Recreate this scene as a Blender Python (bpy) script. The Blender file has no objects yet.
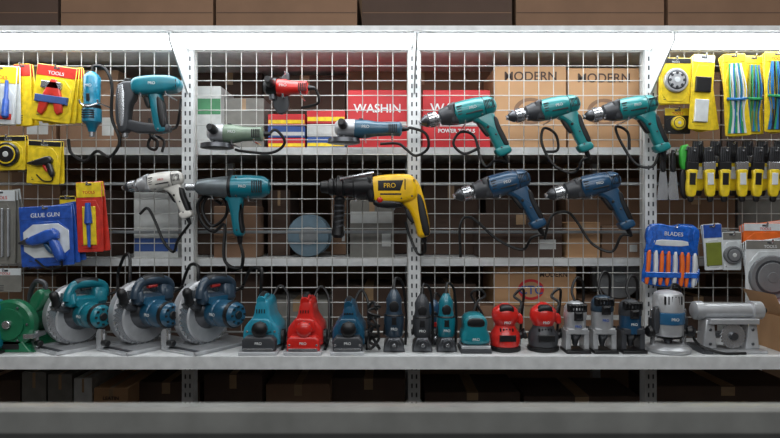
import bpy, bmesh, math, random
from mathutils import Vector, Matrix
random.seed(7)
D=2.4; U=0.004; Z0=1.35
sc=bpy.context.scene
sc.view_settings.view_transform='Standard'
def S(y): return (D+y)/D
def W(px,py,y): return Vector(((px-390)*U*S(y), y, Z0+(219-py)*U*S(y)))
# ---------------------------------------------------------------- materials
def lin(c): 
    c=c/255.0
    return c/12.92 if c<=0.04045 else ((c+0.055)/1.055)**2.4
MC={}
def mat(name,rgb,rough=0.45,metal=0.0,var=0.12,scale=25,emit=0,coat=0.0,bump=0):
    if name in MC: return MC[name]
    m=bpy.data.materials.new(name); m.use_nodes=True
    nt=m.node_tree; b=nt.nodes['Principled BSDF']
    c=[lin(v) for v in rgb]
    tc=nt.nodes.new('ShaderNodeTexCoord'); nz=nt.nodes.new('ShaderNodeTexNoise')
    nz.inputs['Scale'].default_value=scale; nz.inputs['Detail'].default_value=4
    nt.links.new(tc.outputs['Object'],nz.inputs['Vector'])
    r=nt.nodes.new('ShaderNodeValToRGB')
    r.color_ramp.elements[0].position=0.3; r.color_ramp.elements[1].position=0.7
    r.color_ramp.elements[0].color=[v*(1-var) for v in c]+[1]
    r.color_ramp.elements[1].color=[min(1,v*(1+var)) for v in c]+[1]
    nt.links.new(nz.outputs['Fac'],r.inputs['Fac']); nt.links.new(r.outputs['Color'],b.inputs['Base Color'])
    b.inputs['Roughness'].default_value=rough; b.inputs['Metallic'].default_value=metal
    if coat: b.inputs['Coat Weight'].default_value=coat; b.inputs['Coat Roughness'].default_value=.15
    if emit:
        b.inputs['Emission Color'].default_value=(0.93,0.97,1,1); b.inputs['Emission Strength'].default_value=emit
    MC[name]=m; return m
P=dict(coat=.35)
TEAL=mat('teal_plastic',(16,112,128),0.3,**P); TEAL2=mat('green_teal_plastic',(28,130,132),0.3,**P)
CYAN=mat('cyan_plastic',(40,140,165),0.3,**P)
BLUE=mat('navy_plastic',(32,72,104),0.32,**P); SBLUE=mat('saw_blue_plastic',(28,80,108),0.32,**P); DBLUE=mat('dark_slate_plastic',(40,58,74),0.35,**P)
BLUE2=mat('blue_plastic',(30,90,160),0.35,**P)
RED=mat('red_plastic',(205,40,34),0.3,**P); YEL=mat('yellow_plastic',(240,190,20),0.3,**P)
WHT=mat('white_plastic',(215,213,206),0.35,**P); BLK=mat('black_rubber',(20,20,22),0.42)
DGR=mat('dark_grey_plastic',(58,60,64),0.4); GRY=mat('grey_plastic',(120,124,126),0.4)
STL=mat('steel',(190,192,195),0.26,0.8); DST=mat('dark_steel',(92,94,98),0.3,0.75)
ALU=mat('cast_aluminium',(190,192,195),0.38,0.5); GRN=mat('green_enamel',(28,105,72),0.3,**P)
LGRN=mat('grey_green_plastic',(120,138,120),0.35)
BRIGHTGRN=mat('bright_green_plastic',(60,175,60),0.4)
ORG=mat('orange_plastic',(235,110,40),0.4)
WIRE=mat('zinc_wire',(178,178,174),0.4,0.3); RACK=mat('rack_enamel',(212,214,214),0.4)
CORD=mat('black_cord',(12,12,13),0.5)
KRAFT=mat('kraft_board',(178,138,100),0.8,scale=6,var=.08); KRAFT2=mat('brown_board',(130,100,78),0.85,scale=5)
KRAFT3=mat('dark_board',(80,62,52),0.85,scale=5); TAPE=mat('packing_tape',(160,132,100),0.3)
REDB=mat('red_print_board',(190,40,45),0.55,scale=8); INK=mat('dark_ink',(70,52,42),0.7); WINK=mat('white_ink',(215,218,218),0.6)
WBOX=mat('white_board',(190,192,190),0.6); GREYB=mat('grey_board',(120,118,112),0.7); BLUB=mat('blue_board',(50,80,140),0.55)
CARDY=mat('yellow_card',(236,205,40),0.35,coat=.5,var=.2,scale=40); CARDB=mat('blue_card',(40,84,172),0.3,coat=.5,var=.25,scale=50)
CARDR=mat('red_card',(200,50,38),0.35,coat=.5,var=.2,scale=40); CARDW=mat('white_card',(215,220,222),0.3,coat=.5); CARDK=mat('black_card',(30,30,32),0.3,coat=.4)
SAND=mat('abrasive_grey',(112,114,116),0.8)
# ---------------------------------------------------------------- builder
def chaikin(p,n):
    for _ in range(n):
        q=[]
        for i in range(len(p)):
            a=p[i]; b=p[(i+1)%len(p)]
            q.append((a[0]*.78+b[0]*.22,a[1]*.78+b[1]*.22)); q.append((a[0]*.22+b[0]*.78,a[1]*.22+b[1]*.78))
        p=q
    return p
def inset(p,r):
    n=len(p); area=sum(p[i][0]*p[(i+1)%n][1]-p[(i+1)%n][0]*p[i][1] for i in range(n))
    sg=1 if area>0 else -1; out=[]
    for i in range(n):
        a=Vector(p[i-1]); b=Vector(p[i]); c=Vector(p[(i+1)%n])
        e1=(b-a); e2=(c-b)
        if e1.length<1e-6 or e2.length<1e-6: out.append(p[i]); continue
        e1.normalize(); e2.normalize()
        n1=Vector((-e1.y,e1.x))*sg; n2=Vector((-e2.y,e2.x))*sg
        m=n1+n2
        if m.length<1e-4: m=n1
        m.normalize(); k=1/max(.6,m.dot(n1))
        out.append((b.x+m.x*r*k,b.y+m.y*r*k))
    return out
def crom(P,k=6):
    P=[Vector(p) for p in P]
    if len(P)<3: return P
    Q=[P[0]*2-P[1]]+P+[P[-1]*2-P[-2]]; out=[]
    for i in range(1,len(Q)-2):
        a,b,c,d=Q[i-1:i+3]
        for j in range(k):
            t=j/k; out.append(.5*((2*b)+(c-a)*t+(2*a-5*b+4*c-d)*t*t+(3*b-a-3*c+d)*t**3))
    out.append(P[-1]); return out
class B:
    def __init__(s,name,px,py,y,world=False):
        s.name=name; s.w=world
        if world: s.loc=Vector((px,y,py)); s.u=1.0
        else: s.loc=W(px,py,y); s.u=U*S(y)
        s.ax,s.ay=px,py; s.bm=bmesh.new(); s.mats=[]; s.M=Matrix.Identity(4); s.y=y; s.kids=[]
    def mi(s,m):
        if m not in s.mats: s.mats.append(m)
        return s.mats.index(m)
    def v(s,p):
        if s.w: return s.bm.verts.new(s.M@Vector(p))
        q=s.M@Vector(p); return s.bm.verts.new(((q.x-s.ax)*s.u,-q.z*s.u,-(q.y-s.ay)*s.u))
    def f(s,vs,m):
        try: fc=s.bm.faces.new(vs); fc.material_index=s.mi(m); fc.smooth=True
        except ValueError: pass
    def loft(s,rings,m,caps=True):
        R=[[s.v(p) for p in r] for r in rings]; n=len(R[0])
        for a,b in zip(R[:-1],R[1:]):
            for i in range(n): s.f([a[i],a[(i+1)%n],b[(i+1)%n],b[i]],m)
        if caps: s.f(R[0][::-1],m); s.f(R[-1],m)
    def prism(s,pts,d0,d1,m,r=1.0,sm=1,k=3):
        p=chaikin(pts,sm) if sm else pts
        rings=[]
        r=min(r,(d1-d0)/2*.98)
        for i in range(k+1):
            a=math.pi/2*i/k; q=inset(p,r*(1-math.sin(a))); dd=d0+r*(1-math.cos(a)); rings.append([(x,y,dd) for x,y in q])
        for i in range(k,-1,-1):
            a=math.pi/2*i/k; q=inset(p,r*(1-math.sin(a))); dd=d1-r*(1-math.cos(a)); rings.append([(x,y,dd) for x,y in q])
        s.loft(rings,m)
    def box(s,x0,x1,y0,y1,d0,d1,m,r=.3):
        r=min(r,(x1-x0)*.4,(y1-y0)*.4)
        s.prism([(x0,y0),(x1,y0),(x1,y1),(x0,y1)],d0,d1,m,r,0,1)
    def lathe(s,p0,p1,prof,m,seg=20,sq=1.0):
        p0=Vector(p0); ax=(Vector(p1)-p0).normalized()
        up=Vector((0,0,1)) if abs(ax.z)<.9 else Vector((0,1,0))
        a=ax.cross(up).normalized(); b=ax.cross(a).normalized()
        rings=[]
        for t,r in prof:
            c=p0+ax*t; rings.append([c+a*math.cos(2*math.pi*i/seg)*r+b*math.sin(2*math.pi*i/seg)*r*sq for i in range(seg)])
        s.loft(rings,m)
    def cyl(s,p0,p1,r,m,seg=20,bv=.5):
        L=(Vector(p1)-Vector(p0)).length; bv=min(bv,r*.4,L*.3)
        s.lathe(p0,p1,[(0,r-bv),(bv,r),(L-bv,r),(L,r-bv)],m,seg)
    def tube(s,pts,r,m,seg=7,k=6):
        P=crom(pts,k); rings=[]; n=None
        for i,p in enumerate(P):
            t=(P[min(i+1,len(P)-1)]-P[max(i-1,0)])
            if t.length<1e-6: continue
            t.normalize()
            if n is None:
                n=t.cross(Vector((.13,.21,1))); 
                if n.length<.05: n=t.cross(Vector((1,0,0)))
            n=(n-t*n.dot(t)); n.normalize(); b=t.cross(n)
            rr=r(i/(len(P)-1)) if callable(r) else r
            rings.append([p+n*math.cos(2*math.pi*j/seg)*rr+b*math.sin(2*math.pi*j/seg)*rr for j in range(seg)])
        s.loft(rings,m)
    def ball(s,c,rx,ry,rd,m,n=8):
        rings=[]
        for i in range(1,n):
            a=math.pi*i/n; rings.append([(c[0]+rx*math.sin(a)*math.cos(2*math.pi*j/16),c[1]-ry*math.cos(a),c[2]+rd*math.sin(a)*math.sin(2*math.pi*j/16)) for j in range(16)])
        s.loft(rings,m)
    def hook(s,x,y,back=None,front=6):
        M=s.M; s.M=Matrix.Identity(4)
        bk=-abs(s.y)/s.u if back is None else back
        s.tube([(x,y,bk),(x,y,front-2),(x,y-.5,front),(x,y-3,front+1.5)],.9,STL,6,3); s.M=M
    def text(s,body,x,y,d,size,m,name='printed_text'):
        s.kids.append((body,s.M.copy(),(x,y,d),size,m,name))
    def done(s,sharp=38):
        bmesh.ops.recalc_face_normals(s.bm,faces=s.bm.faces[:])
        me=bpy.data.meshes.new(s.name); s.bm.to_mesh(me); s.bm.free()
        for m in s.mats: me.materials.append(m)
        me.set_sharp_from_angle(angle=math.radians(sharp))
        o=bpy.data.objects.new(s.name,me); o.location=s.loc; sc.collection.objects.link(o)
        cv=lambda v:Vector((v.x,-v.z,-v.y))
        for body,M,p,size,m,nm in s.kids:
            c=bpy.data.curves.new(nm,'FONT'); c.body=body; c.size=size*s.u*M.to_scale()[0]; c.align_x='CENTER'; c.align_y='CENTER'; c.extrude=.0003; c.offset=.00012
            t=bpy.data.objects.new(nm,c)
            R=M.to_3x3(); ex=cv(R@Vector((1,0,0))).normalized(); ey=cv(R@Vector((0,-1,0))).normalized(); ez=ex.cross(ey)
            q=M@Vector(p); L=Vector(((q.x-s.ax)*s.u,-q.z*s.u,-(q.y-s.ay)*s.u))
            t.matrix_local=Matrix.Translation(L)@Matrix((ex,ey,ez)).transposed().to_4x4()
            c.materials.append(m); t.parent=o; sc.collection.objects.link(t)
        return o
def TR(x,y,ang=0,s=1,d=0):
    return Matrix.Translation((x,y,d))@Matrix.Rotation(-math.radians(ang),4,'Z')@Matrix.Scale(s,4)
def wbox(name,x0,x1,y0,y1,z0,z1,m,bv=.002):
    b=B(name,(x0+x1)/2,z0,(y0+y1)/2,world=True); hx=(x1-x0)/2; hy=(y1-y0)/2; h=z1-z0
    rings=[]
    bv=min(bv,hx*.3,hy*.3,h*.3)
    for z,i in ((0,bv),(bv,0),(h-bv,0),(h,bv)):
        rings.append([(-hx+i,-hy+i,z),(hx-i,-hy+i,z),(hx-i,hy-i,z),(-hx+i,hy-i,z)])
    b.loft(rings,m); return b
# ---------------------------------------------------------------- room
FLOOR=mat('floor_concrete',(70,66,62),0.7,scale=3); WALL=mat('wall_paint',(118,94,72),0.85,scale=2); CEIL=mat('ceiling_paint',(190,188,182),0.9,scale=2)
wbox('floor',-3,3,-4,1.0,-.1,0,FLOOR).done(); wbox('ceiling',-3,3,-4,1.0,3.0,3.1,CEIL).done()
wbox('wall_back',-3,3,.9,1.0,0,3,WALL).done(); wbox('wall_left',-3.1,-3,-4,1,0,3,WALL).done(); wbox('wall_right',3,3.1,-4,1,0,3,WALL).done()
wbox('baseboard_back',-3,3,.88,.9,0,.1,KRAFT3).done()
XL,XR=(-70-390)*U,(850-390)*U
SH=.879
for px in (189.5,414,648.5,-70,850):
    x=(px-390)*U; b=wbox('rack_upright',x-.023,x+.023,-.022,.03,0,2.03,RACK)
    z=.5
    while z<2.0:
        zz=z
        for sx in (-.009,.009):
            b.M=Matrix.Translation((sx,0,zz)); b.loft([[(-.003,-.0268,0),(.003,-.0268,0),(.003,-.0255,0),(-.003,-.0255,0)],[(-.003,-.0268,.018),(.003,-.0268,.018),(.003,-.0255,.018),(-.003,-.0255,.018)]],DGR); b.M=Matrix.Identity(4)
        z+=.036
    b.loft([[(t,-.02,2.028),(t,-.225,2.028),(t,-.225,2.0),(t,-.02,1.84)] for t in (-.003,.003)],RACK)
    b.loft([[(t,-.02,SH-.012),(t,-.33,SH-.012),(t,-.33,SH-.03),(t,-.02,SH-.12)] for t in (-.003,.003)],RACK)
    b.done()
for a,c in ((-64,183.5),(196,408),(420,642.5),(655,844)):
    x0=(a-390)*U; x1=(c-390)*U; b=B('wire_grid_panel',(x0+x1)/2,1.0,0,world=True); xm=(x0+x1)/2
    z0=SH+.02; z1=2.02; r=.0019
    n=round((x1-x0)/.0585); 
    def rod(p,q,rr):
        b.lathe(p,q,[(0,rr),((Vector(q)-Vector(p)).length,rr)],WIRE,6)
    for i in range(n+1):
        x=x0+(x1-x0)*i/n-xm; rod((x,0,z0-1),(x,0,z1-1),.0042 if i in(0,n) else r)
    n2=round((z1-z0)/.0585)
    for i in range(n2+1):
        z=z0+(z1-z0)*i/n2-1; rod((x0-xm,-.004,z),(x1-xm,-.004,z),.0042 if i in(0,n2) else r)
    b.done()
def shelf(name,y0,y1,z,lip,m=RACK,x0=XL,x1=XR):
    b=wbox(name,x0,x1,y0,y1,z-.012,z,m); xm=(x0+x1)/2; L=(x1-x0)/2; ym=(y0+y1)/2
    b.M=Matrix.Translation((0,y0-ym,0))
    b.loft([[(x,-.003,.014),(x,.006,.014),(x,.006,.012-lip),(x,-.003,.012-lip)] for x in (-L,L)],m)
    b.M=Matrix.Identity(4); return b.done()
shelf('display_shelf',-.35,-.024,SH,.042)
CANOPY=mat('canopy_white_enamel',(240,242,242),.35)
shelf('canopy_shelf',-.235,.5,2.045,.016,CANOPY)
shelf('storage_shelf',.045,.6,1.64,.028); shelf('storage_shelf',.045,.6,1.187,.028); shelf('storage_shelf',.045,.6,.80,.03); shelf('storage_shelf',-.02,.6,.45,.03)
for py in (184,232):
    z=W(0,py,.05).z; wbox('rack_crossbar',XL,XR,.038,.05,z-.006,z+.006,GRY).done()
for px in (189,414,648,-70,850):
    x=(px-390)*U; wbox('rack_post',x-.02,x+.02,.6,.64,0,2.03,RACK).done()
EM=mat('led_diffuser',(255,255,255),.3,emit=8.5)
for a,c in ((-66,187),(192,411.5),(416.5,646),(651,846)):
    x0,x1=(a-390)*U,(c-390)*U
    b=wbox('led_light_panel',x0,x1,-.222,-.05,2.024,2.0325,CANOPY)
    hx=(x1-x0)/2-.006
    b.loft([[(-hx+i,-.083+i,z),(hx-i,-.083+i,z),(hx-i,.083-i,z),(-hx+i,.083-i,z)] for z,i in ((.001,0),(-.008,0),(-.012,.006))],EM)
    b.done()
# ---------------------------------------------------------------- cartons
def carton(px0,px1,ptop,y,dep,zb,m,name='cardboard_carton',txt=None,tape=True,logo=None,band=None):
    s=S(y); x0=(px0-390)*U*s; x1=(px1-390)*U*s; zt=Z0+(219-ptop)*U*s
    b=B(name,(x0+x1)/2,zb,y+dep/2,world=True); hx=(x1-x0)/2; hy=dep/2; h=zt-zb; bv=.003
    b.loft([[(-hx+i,-hy+i,z),(hx-i,-hy+i,z),(hx-i,hy-i,z),(-hx+i,hy-i,z)] for z,i in ((.0005,bv),(bv,0),(h-bv,0),(h,bv))],m)
    def plate(xa,xb,za,zb2,t,mm): b.loft([[(xa,-hy-t,z),(xb,-hy-t,z),(xb,-hy+.001,z),(xa,-hy+.001,z)] for z in (za,zb2)],mm)
    if tape:
        w=min(hx*.12,.03)
        plate(-w,w,h*.76,h-.003,.0006,TAPE); b.loft([[(xx,-hy+.004,z),(xx,hy-.004,z),(xx,hy-.004,z+.001),(xx,-hy+.004,z+.001)] for z in (h-.0005,) for xx in (-w,w)],TAPE)
        if zb<2: plate(hx*.45,hx*.85,h*.2,h*.42,.0006,WBOX if random.random()<.4 else m)
    if band: plate(-hx+.002,hx-.002,h*band[0],h*band[1],.0008,band[2])
    if logo: 
        b.M=Matrix.Translation((hx*logo[0],-hy,h*logo[1])); R=logo[2]; 
        rings=[[(R*k*math.cos(t*math.pi/12),yy,R*k*.8*math.sin(t*math.pi/12)) for t in range(24)] for k,yy in ((.75,-.0005),(.75,-.001),(1,-.001),(1,-.0005))]
        b.loft(rings,logo[3],False); b.M=Matrix.Identity(4)
    o=b.done()
    for (tt,fx,fz,sz,mm) in (txt or []):
        c=bpy.data.curves.new('printed_text','FONT'); c.body=tt; c.size=sz; c.align_x='CENTER'; c.align_y='CENTER'; c.extrude=.0003; c.offset=.0006
        t=bpy.data.objects.new('printed_text',c); t.rotation_euler=(math.pi/2,0,0); t.location=(hx*fx,-hy-.0015,h*fz); c.materials.append(mm); t.parent=o; sc.collection.objects.link(t)
    return o
zc=2.0455
for a,c,mm in ((-60,58,KRAFT3),(61,213,KRAFT2),(216,357,KRAFT2),(362,512,KRAFT3),(516,664,KRAFT2),(668,845,KRAFT2)):
    carton(a,c,-14,-.16,.42,zc,mm,tape=True,band=(.42,.435,KRAFT3 if mm is KRAFT2 else KRAFT2))
z=1.6405
carton(495,566,66,.07,.3,z,KRAFT,txt=[('MODERN',0,.87,.052,INK)],logo=(0,.45,.07,KRAFT2),tape=False)
carton(568.5,639,68,.07,.3,z,KRAFT,txt=[('MODERN',0,.87,.052,INK)],logo=(0,.45,.07,KRAFT2),tape=False)
carton(348,407,90,.08,.25,z,REDB,txt=[('WASHIN',0,.68,.05,WINK),('POWER TOOLS',0,.3,.022,WINK)],tape=False,band=(.38,.46,WBOX))
carton(423,490,90,.08,.25,z,REDB,txt=[('WASHIN',0,.68,.055,WINK),('POWER TOOLS',0,.3,.022,WINK)],tape=False,band=(.38,.46,WBOX))
def stack(x0,x1,pys,mats_,zb,y=.08,dep=.2,txt=None):
    zz=zb
    for i,(pt,mm) in enumerate(zip(pys,mats_)):
        carton(x0,x1,pt,y,dep,zz,mm,tape=False,band=(.2,.5,WBOX if i%2 else CARDY),txt=txt if i==0 else None); zz=Z0+(219-pt)*U*S(y)+.0005
stack(268,305,(138,126,114),(REDB,BLUB,REDB),z); stack(307,345,(137,124,110),(BLUB,WBOX,REDB),z)
carton(197,221,86,.09,.2,z,WBOX,tape=False,band=(.55,.8,mat('green_print',(70,130,90),.6)))
carton(223,264,98,.14,.2,z,GREYB,band=(.2,.3,WBOX))
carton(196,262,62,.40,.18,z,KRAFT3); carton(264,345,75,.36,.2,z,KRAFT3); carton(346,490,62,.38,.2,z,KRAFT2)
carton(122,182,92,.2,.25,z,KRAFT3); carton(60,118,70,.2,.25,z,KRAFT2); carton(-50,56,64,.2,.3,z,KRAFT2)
carton(655,720,72,.2,.3,z,KRAFT2); carton(722,820,90,.2,.3,z,KRAFT3)
z=1.1875
carton(-50,60,172,.2,.3,z,KRAFT2); carton(62,112,190,.2,.3,z,KRAFT3); carton(134,178,192,.1,.2,z,WBOX,band=(.1,.3,BLUB),tape=False)
carton(198,262,176,.3,.28,z,KRAFT3); carton(214,256,206,.1,.15,z,KRAFT2); carton(268,290,190,.25,.25,z,KRAFT3)
carton(331,346,186,.3,.2,z,KRAFT2); carton(350,394,200,.1,.2,z,GREYB,band=(.6,.8,WBOX)); carton(348,408,172,.4,.18,z,KRAFT3)
carton(424,478,182,.32,.22,z,KRAFT3); carton(486,556,170,.4,.18,z,KRAFT3); carton(480,562,214,.1,.2,z,KRAFT3)
carton(567,600,222,.08,.22,z,KRAFT); carton(602,640,226,.08,.22,z,KRAFT2); carton(566,641,178,.34,.2,z,KRAFT2)
carton(657,735,188,.2,.3,z,KRAFT2); carton(738,820,170,.2,.3,z,GREYB)
b=B('cable_reel',310,240,.2); b.loc.z=1.1875+21*b.u; b.ay=240
b.lathe((310,240,-14),(310,240,14),[(0,20),(3,21),(4,14),(24,14),(25,21),(28,20)],mat('reel_blue_grey',(90,112,125),.5),24); b.cyl((310,240,13),(310,240,15),9,GRY)
b.done()
z=.8005
carton(480,576,306,.12,.3,z,KRAFT2); carton(582,641,300,.12,.3,z,KRAFT2,band=(.6,.7,WBOX))
s=S(.12); zz=Z0+(219-306)*U*s
carton(494,576,267,.12,.3,zz+.0005,KRAFT,txt=[('MODERN',.45,.8,.028,INK),('CTC',-.1,.4,.05,BLUB)],logo=(-.1,.42,.055,REDB),tape=False)
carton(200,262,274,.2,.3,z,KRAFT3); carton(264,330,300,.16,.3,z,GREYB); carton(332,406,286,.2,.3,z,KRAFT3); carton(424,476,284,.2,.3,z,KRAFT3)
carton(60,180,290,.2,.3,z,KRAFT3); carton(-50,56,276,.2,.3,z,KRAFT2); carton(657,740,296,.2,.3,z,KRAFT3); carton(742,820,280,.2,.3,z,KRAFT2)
b=B('grinding_wheel',618,286,.16); b.lathe((618,286,-1),(618,286,3),[(0,21),(1,22),(3,22),(4,21)],SAND,30); b.cyl((618,286,2.5),(618,286,3.6),6,GRY)
b.loc.z=Z0+(219-300)*U*S(.12)+22*b.u+.001; b.done()
z=.4505
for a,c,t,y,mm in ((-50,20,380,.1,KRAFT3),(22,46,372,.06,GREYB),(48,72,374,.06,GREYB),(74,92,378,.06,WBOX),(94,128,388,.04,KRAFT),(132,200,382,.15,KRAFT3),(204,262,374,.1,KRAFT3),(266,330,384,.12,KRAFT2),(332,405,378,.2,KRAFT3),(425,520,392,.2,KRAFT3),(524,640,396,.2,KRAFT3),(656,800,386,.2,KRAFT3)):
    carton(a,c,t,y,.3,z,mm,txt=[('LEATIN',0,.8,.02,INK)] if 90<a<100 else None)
# ---------------------------------------------------------------- front counter
wbox('display_counter',-1.7,1.7,-2.2,-1.606,0,1.067,mat('dark_counter_glass',(12,12,13),.12)).done()
RL=mat('aluminium_rail',(138,138,134),.32,.3)
b=wbox('counter_rail',-1.7,1.7,-1.605,-1.575,1.04,1.099,RL,.006); b.done()
# ---------------------------------------------------------------- hanging drills
def drill(name,tip,ang,s,body,col2=None,cord=None,y=-.095,brand='PRO',ink=WINK,cord2=None):
    b=B(name,tip[0],tip[1],y); T0=TR(tip[0],tip[1],ang,s); b.M=T0; col2=col2 or DGR
    # three-jaw keyed chuck: bright jaws, knurled sleeve, stepped collar
    for i in range(3):
        a=math.pi*2*i/3; b.cyl((0,1.6*math.sin(a),1.6*math.cos(a)),(5,2*math.sin(a),2*math.cos(a)),1.2,STL,6)
    b.lathe((0,0,0),(1,0,0),[(2,2.6),(3,3.6),(7,6.2),(8.5,6.6),(9,5.6),(10,5.6)],DST)
    b.lathe((0,0,0),(1,0,0),[(9.6,6),(10.2,7.2),(18.5,7.4),(19,6.4)],STL)
    for i in range(14):
        a=math.pi*i/7; b.cyl((10.6,7.2*math.sin(a),7.2*math.cos(a)),(15,7.3*math.sin(a),7.3*math.cos(a)),.5,DST,5)
    b.cyl((16.6,0,7),(16.6,0,7.8),1,BLK,8)
    b.cyl((18.5,0,0),(22,0,0),4,STL,14)
    b.lathe((0,0,0),(1,0,0),[(21,6),(22,8),(26,8.8),(29,10),(34,10.4)],col2)
    b.prism([(30,-9),(36,-11),(39,-11),(39,11),(34,10),(30,9)],-9.6,9.6,col2,3,1)
    b.lathe((0,.3,0),(1,.3,0),[(36,9.6),(37.5,11.2),(46,11.7),(58,11.4),(65,10.7),(66,10),(67,10.5),(73,9.6),(77,7),(79,3.8)],body,24)
    b.lathe((0,.3,0),(1,.3,0),[(65.8,10.3),(66.4,10.4)],BLK,24)
    b.prism([(50,4),(62,2),(72,4),(75.5,12),(76.2,22),(79,34),(82,46),(70,49),(66.5,38),(64,26),(60,17),(51,11)],-5.8,5.8,body,3.4,2)
    b.prism([(72.4,11),(76.6,14),(77.2,23),(80.2,35),(81.6,44),(76,44),(73.4,33),(71.4,22)],-5,6.3,BLK,1.6,1)
    b.prism([(66,44),(80,41),(83,47),(82,51),(70,53),(67,49)],-6.4,6.4,body,2.4,1)
    b.prism([(55,13),(60.5,14),(64,20),(66.5,30),(62,30),(58.5,22)],-2.8,2.8,BLK,1.1,1)
    b.cyl((65,21,4.6),(65,21,6.7),1.5,BLK,10)
    for i in range(6): b.box(67.2+i*1.6,68+i*1.6,-5,4,7.4,10.6-.38*i,BLK,.1)
    for i in range(4): b.box(38.6,44,-5.5+i*2.6,-4.4+i*2.6,8.2,11.5-.35*abs(i-2),BLK,.1)
    for q in ((36.5,-7),(36.5,7),(62,7.5),(71,30),(73,44)): b.cyl((q[0],q[1],4.4),(q[0],q[1],6.8 if q[1]>20 else 8.8),1,DST,8)
    b.box(46,63,3.4,4.8,7,11.2,BLK,.2)
    b.text(brand,54,-.6,12.1,3.8,ink)
    b.lathe((75,50,0),(77,59,0),[(0,3.4),(3,2.8),(7,2.4),(11,1.7)],BLK,10)
    e=b.M@Vector((76.8,59,0)); b.M=Matrix.Identity(4)
    b.tube([tuple(e)]+[(p[0],p[1],p[2] if len(p)>2 else 0) for p in cord],1.45,CORD)
    if cord2: b.tube(cord2,1.4,CORD)
    for q in ((44,12.6,0),(20,6,0)):
        h2=T0@Vector(q); b.hook(h2.x,h2.y)
    return b.done()
drill('electric_drill',(419,123),14,1.0,TEAL2,cord=[(496,160,-4),(488,166,-8),(482,156,-12),(476,134,-14),(462,130,-15),(455,142,-15),(466,152,-15),(482,146,-15)])
drill('electric_drill',(506,118),12,.95,TEAL2,cord=[(583,160,-2),(576,172,-8),(558,164,-14),(546,142,-16),(548,126,-16),(560,132,-16),(562,148,-16),(548,150,-16)])
drill('electric_drill',(583,117),11,.95,TEAL2,cord=[(662,150,-2),(655,166,-6),(640,162,-12),(626,138,-16),(622,124,-16),(634,130,-16),(636,148,-16)])
drill('electric_drill',(453,197),15,1.0,BLUE,cord=[(532,238,-2),(524,250,-8),(500,240,-14),(474,218,-16),(462,224,-14),(462,258,-12)])
drill('electric_drill',(545,196),13,.97,BLUE,cord=[(622,236,-2),(614,252,-6),(596,244,-12),(582,222,-16),(572,212,-16),(556,216,-16),(548,240,-14)])
drill('electric_drill',(122,188),10,.79,WHT,col2=ALU,ink=CARDR,cord=[(178,240,0),(172,252,-4),(160,242,-10),(150,222,-14),(142,208,-14),(134,214,-14)])
# impact wrench
b=B('impact_wrench',227,190,-.095)
b.cyl((186,187,0),(197,187,0),3.8,STL); b.lathe((196,187,0),(197,187,0),[(0,5),(3,7.5),(12,8.8),(31,11),(36,11.2)],mat('hammer_case_grey',(120,128,132),.35,.6)); b.lathe((231,187,0),(232,187,0),[(0,10.5),(1.5,11.8),(20,12),(31,11),(34,10),(38,7)],TEAL)
b.lathe((196,187,0),(197,187,0),[(33,10.8),(34,12.1),(36.6,12.1),(37.4,11)],BLK)
b.prism([(224,192),(246,192),(243,204),(242.5,220),(246,236),(234,237),(232,220),(229,204)],-5.6,5.6,TEAL,3.6,2)
b.prism([(242,202),(243,205),(242.8,220),(245.5,233),(241,233),(239,216)],-4,6,BLK,1.5,1)
b.prism([(226,200),(230.5,200),(232.5,214),(229,212)],-2.6,2.6,BLK,1,1); b.prism([(226,196),(231,196),(234,200),(226,201)],-4,4,TEAL,1,1)
for i in range(5): b.box(254+i*2.2,255+i*2.2,181,193,9,12.2,BLK,.1)
for q in ((238,178),(238,196),(250,197),(238,230)): b.cyl((q[0],q[1],4),(q[0],q[1],8.6 if q[1]<220 else 6),1,DST,8)
b.text('PRO',245,187,12.3,3.8,WINK); b.lathe((240,236,0),(240,240,0),[(0,3.2),(5,2.6),(9,1.6)],BLK,10)
b.tube([(240,243,0),(243,256,0),(240,268,-2),(228,266,-4),(222,255,-6),(222,225,-10),(210,232,-12),(198,222,-12),(194,204,-12),(206,192,-13),(222,200,-13),(222,216,-13),(208,226,-14),(198,210,-14),(204,196,-14),(218,204,-14)],1.7,CORD)
b.hook(214,199); b.hook(250,201); b.done()
# rotary hammer
b=B('rotary_hammer_drill',370,195,-.1)
b.M=Matrix.Translation((320,187,0))@Matrix.Scale(1.04,4)@Matrix.Translation((-320,-187,0))
b.lathe((320,187,0),(321,187,0),[(0,3.2),(1.5,5.6),(8,6.4),(9,8),(13,8.4),(14,7.6),(15,8.4),(19,8.2),(21,6.5)],BLK); b.lathe((340,187,0),(341,187,0),[(0,7.6),(2,9),(12,9.6),(13,11),(31,12.4)],BLK)
b.prism([(364,179),(380,175.5),(404,174.5),(411,178),(414,188),(413,198),(402,203),(374,203),(366,199)],-11,11,YEL,5.4,2)
b.prism([(398,178),(412,178),(418,190),(422,206),(425,222),(426,234),(414,237),(411,222),(405,208),(396,202)],-7,7,YEL,4.5,2)
b.prism([(412,192),(418,196),(424,220),(425.6,233),(419,234),(414.5,214)],-5,7.6,BLK,1.5,1)
b.prism([(401,207),(406,208),(412,222),(408,222),(403,215)],-3,3,BLK,1,1)
b.prism([(370,198),(396,200),(402,206),(388,208),(372,206)],-10,10.5,BLK,3,1)
b.prism([(364,177.5),(372,176),(375,202),(365,201)],-11.6,11.8,BLK,4,1)
b.prism([(376,181.5),(400,181),(397,191),(376,191)],9,11.4,BLK,.4,0); b.text('PRO',387,186.3,11.7,6,YEL); b.box(378,398,193.5,195,10,11.2,BLK,.1)
for i in range(5): b.box(401+i*2.1,402+i*2.1,180,190,8,11.2-.3*i,BLK,.1)
for q in ((378,197),(398,198),(408,196)): b.cyl((q[0],q[1],8),(q[0],q[1],11),1,DST,8)
b.lathe((336,187,0),(340,187,0),[(0,9),(1,11),(6,11),(7,9)],BLK)
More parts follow.
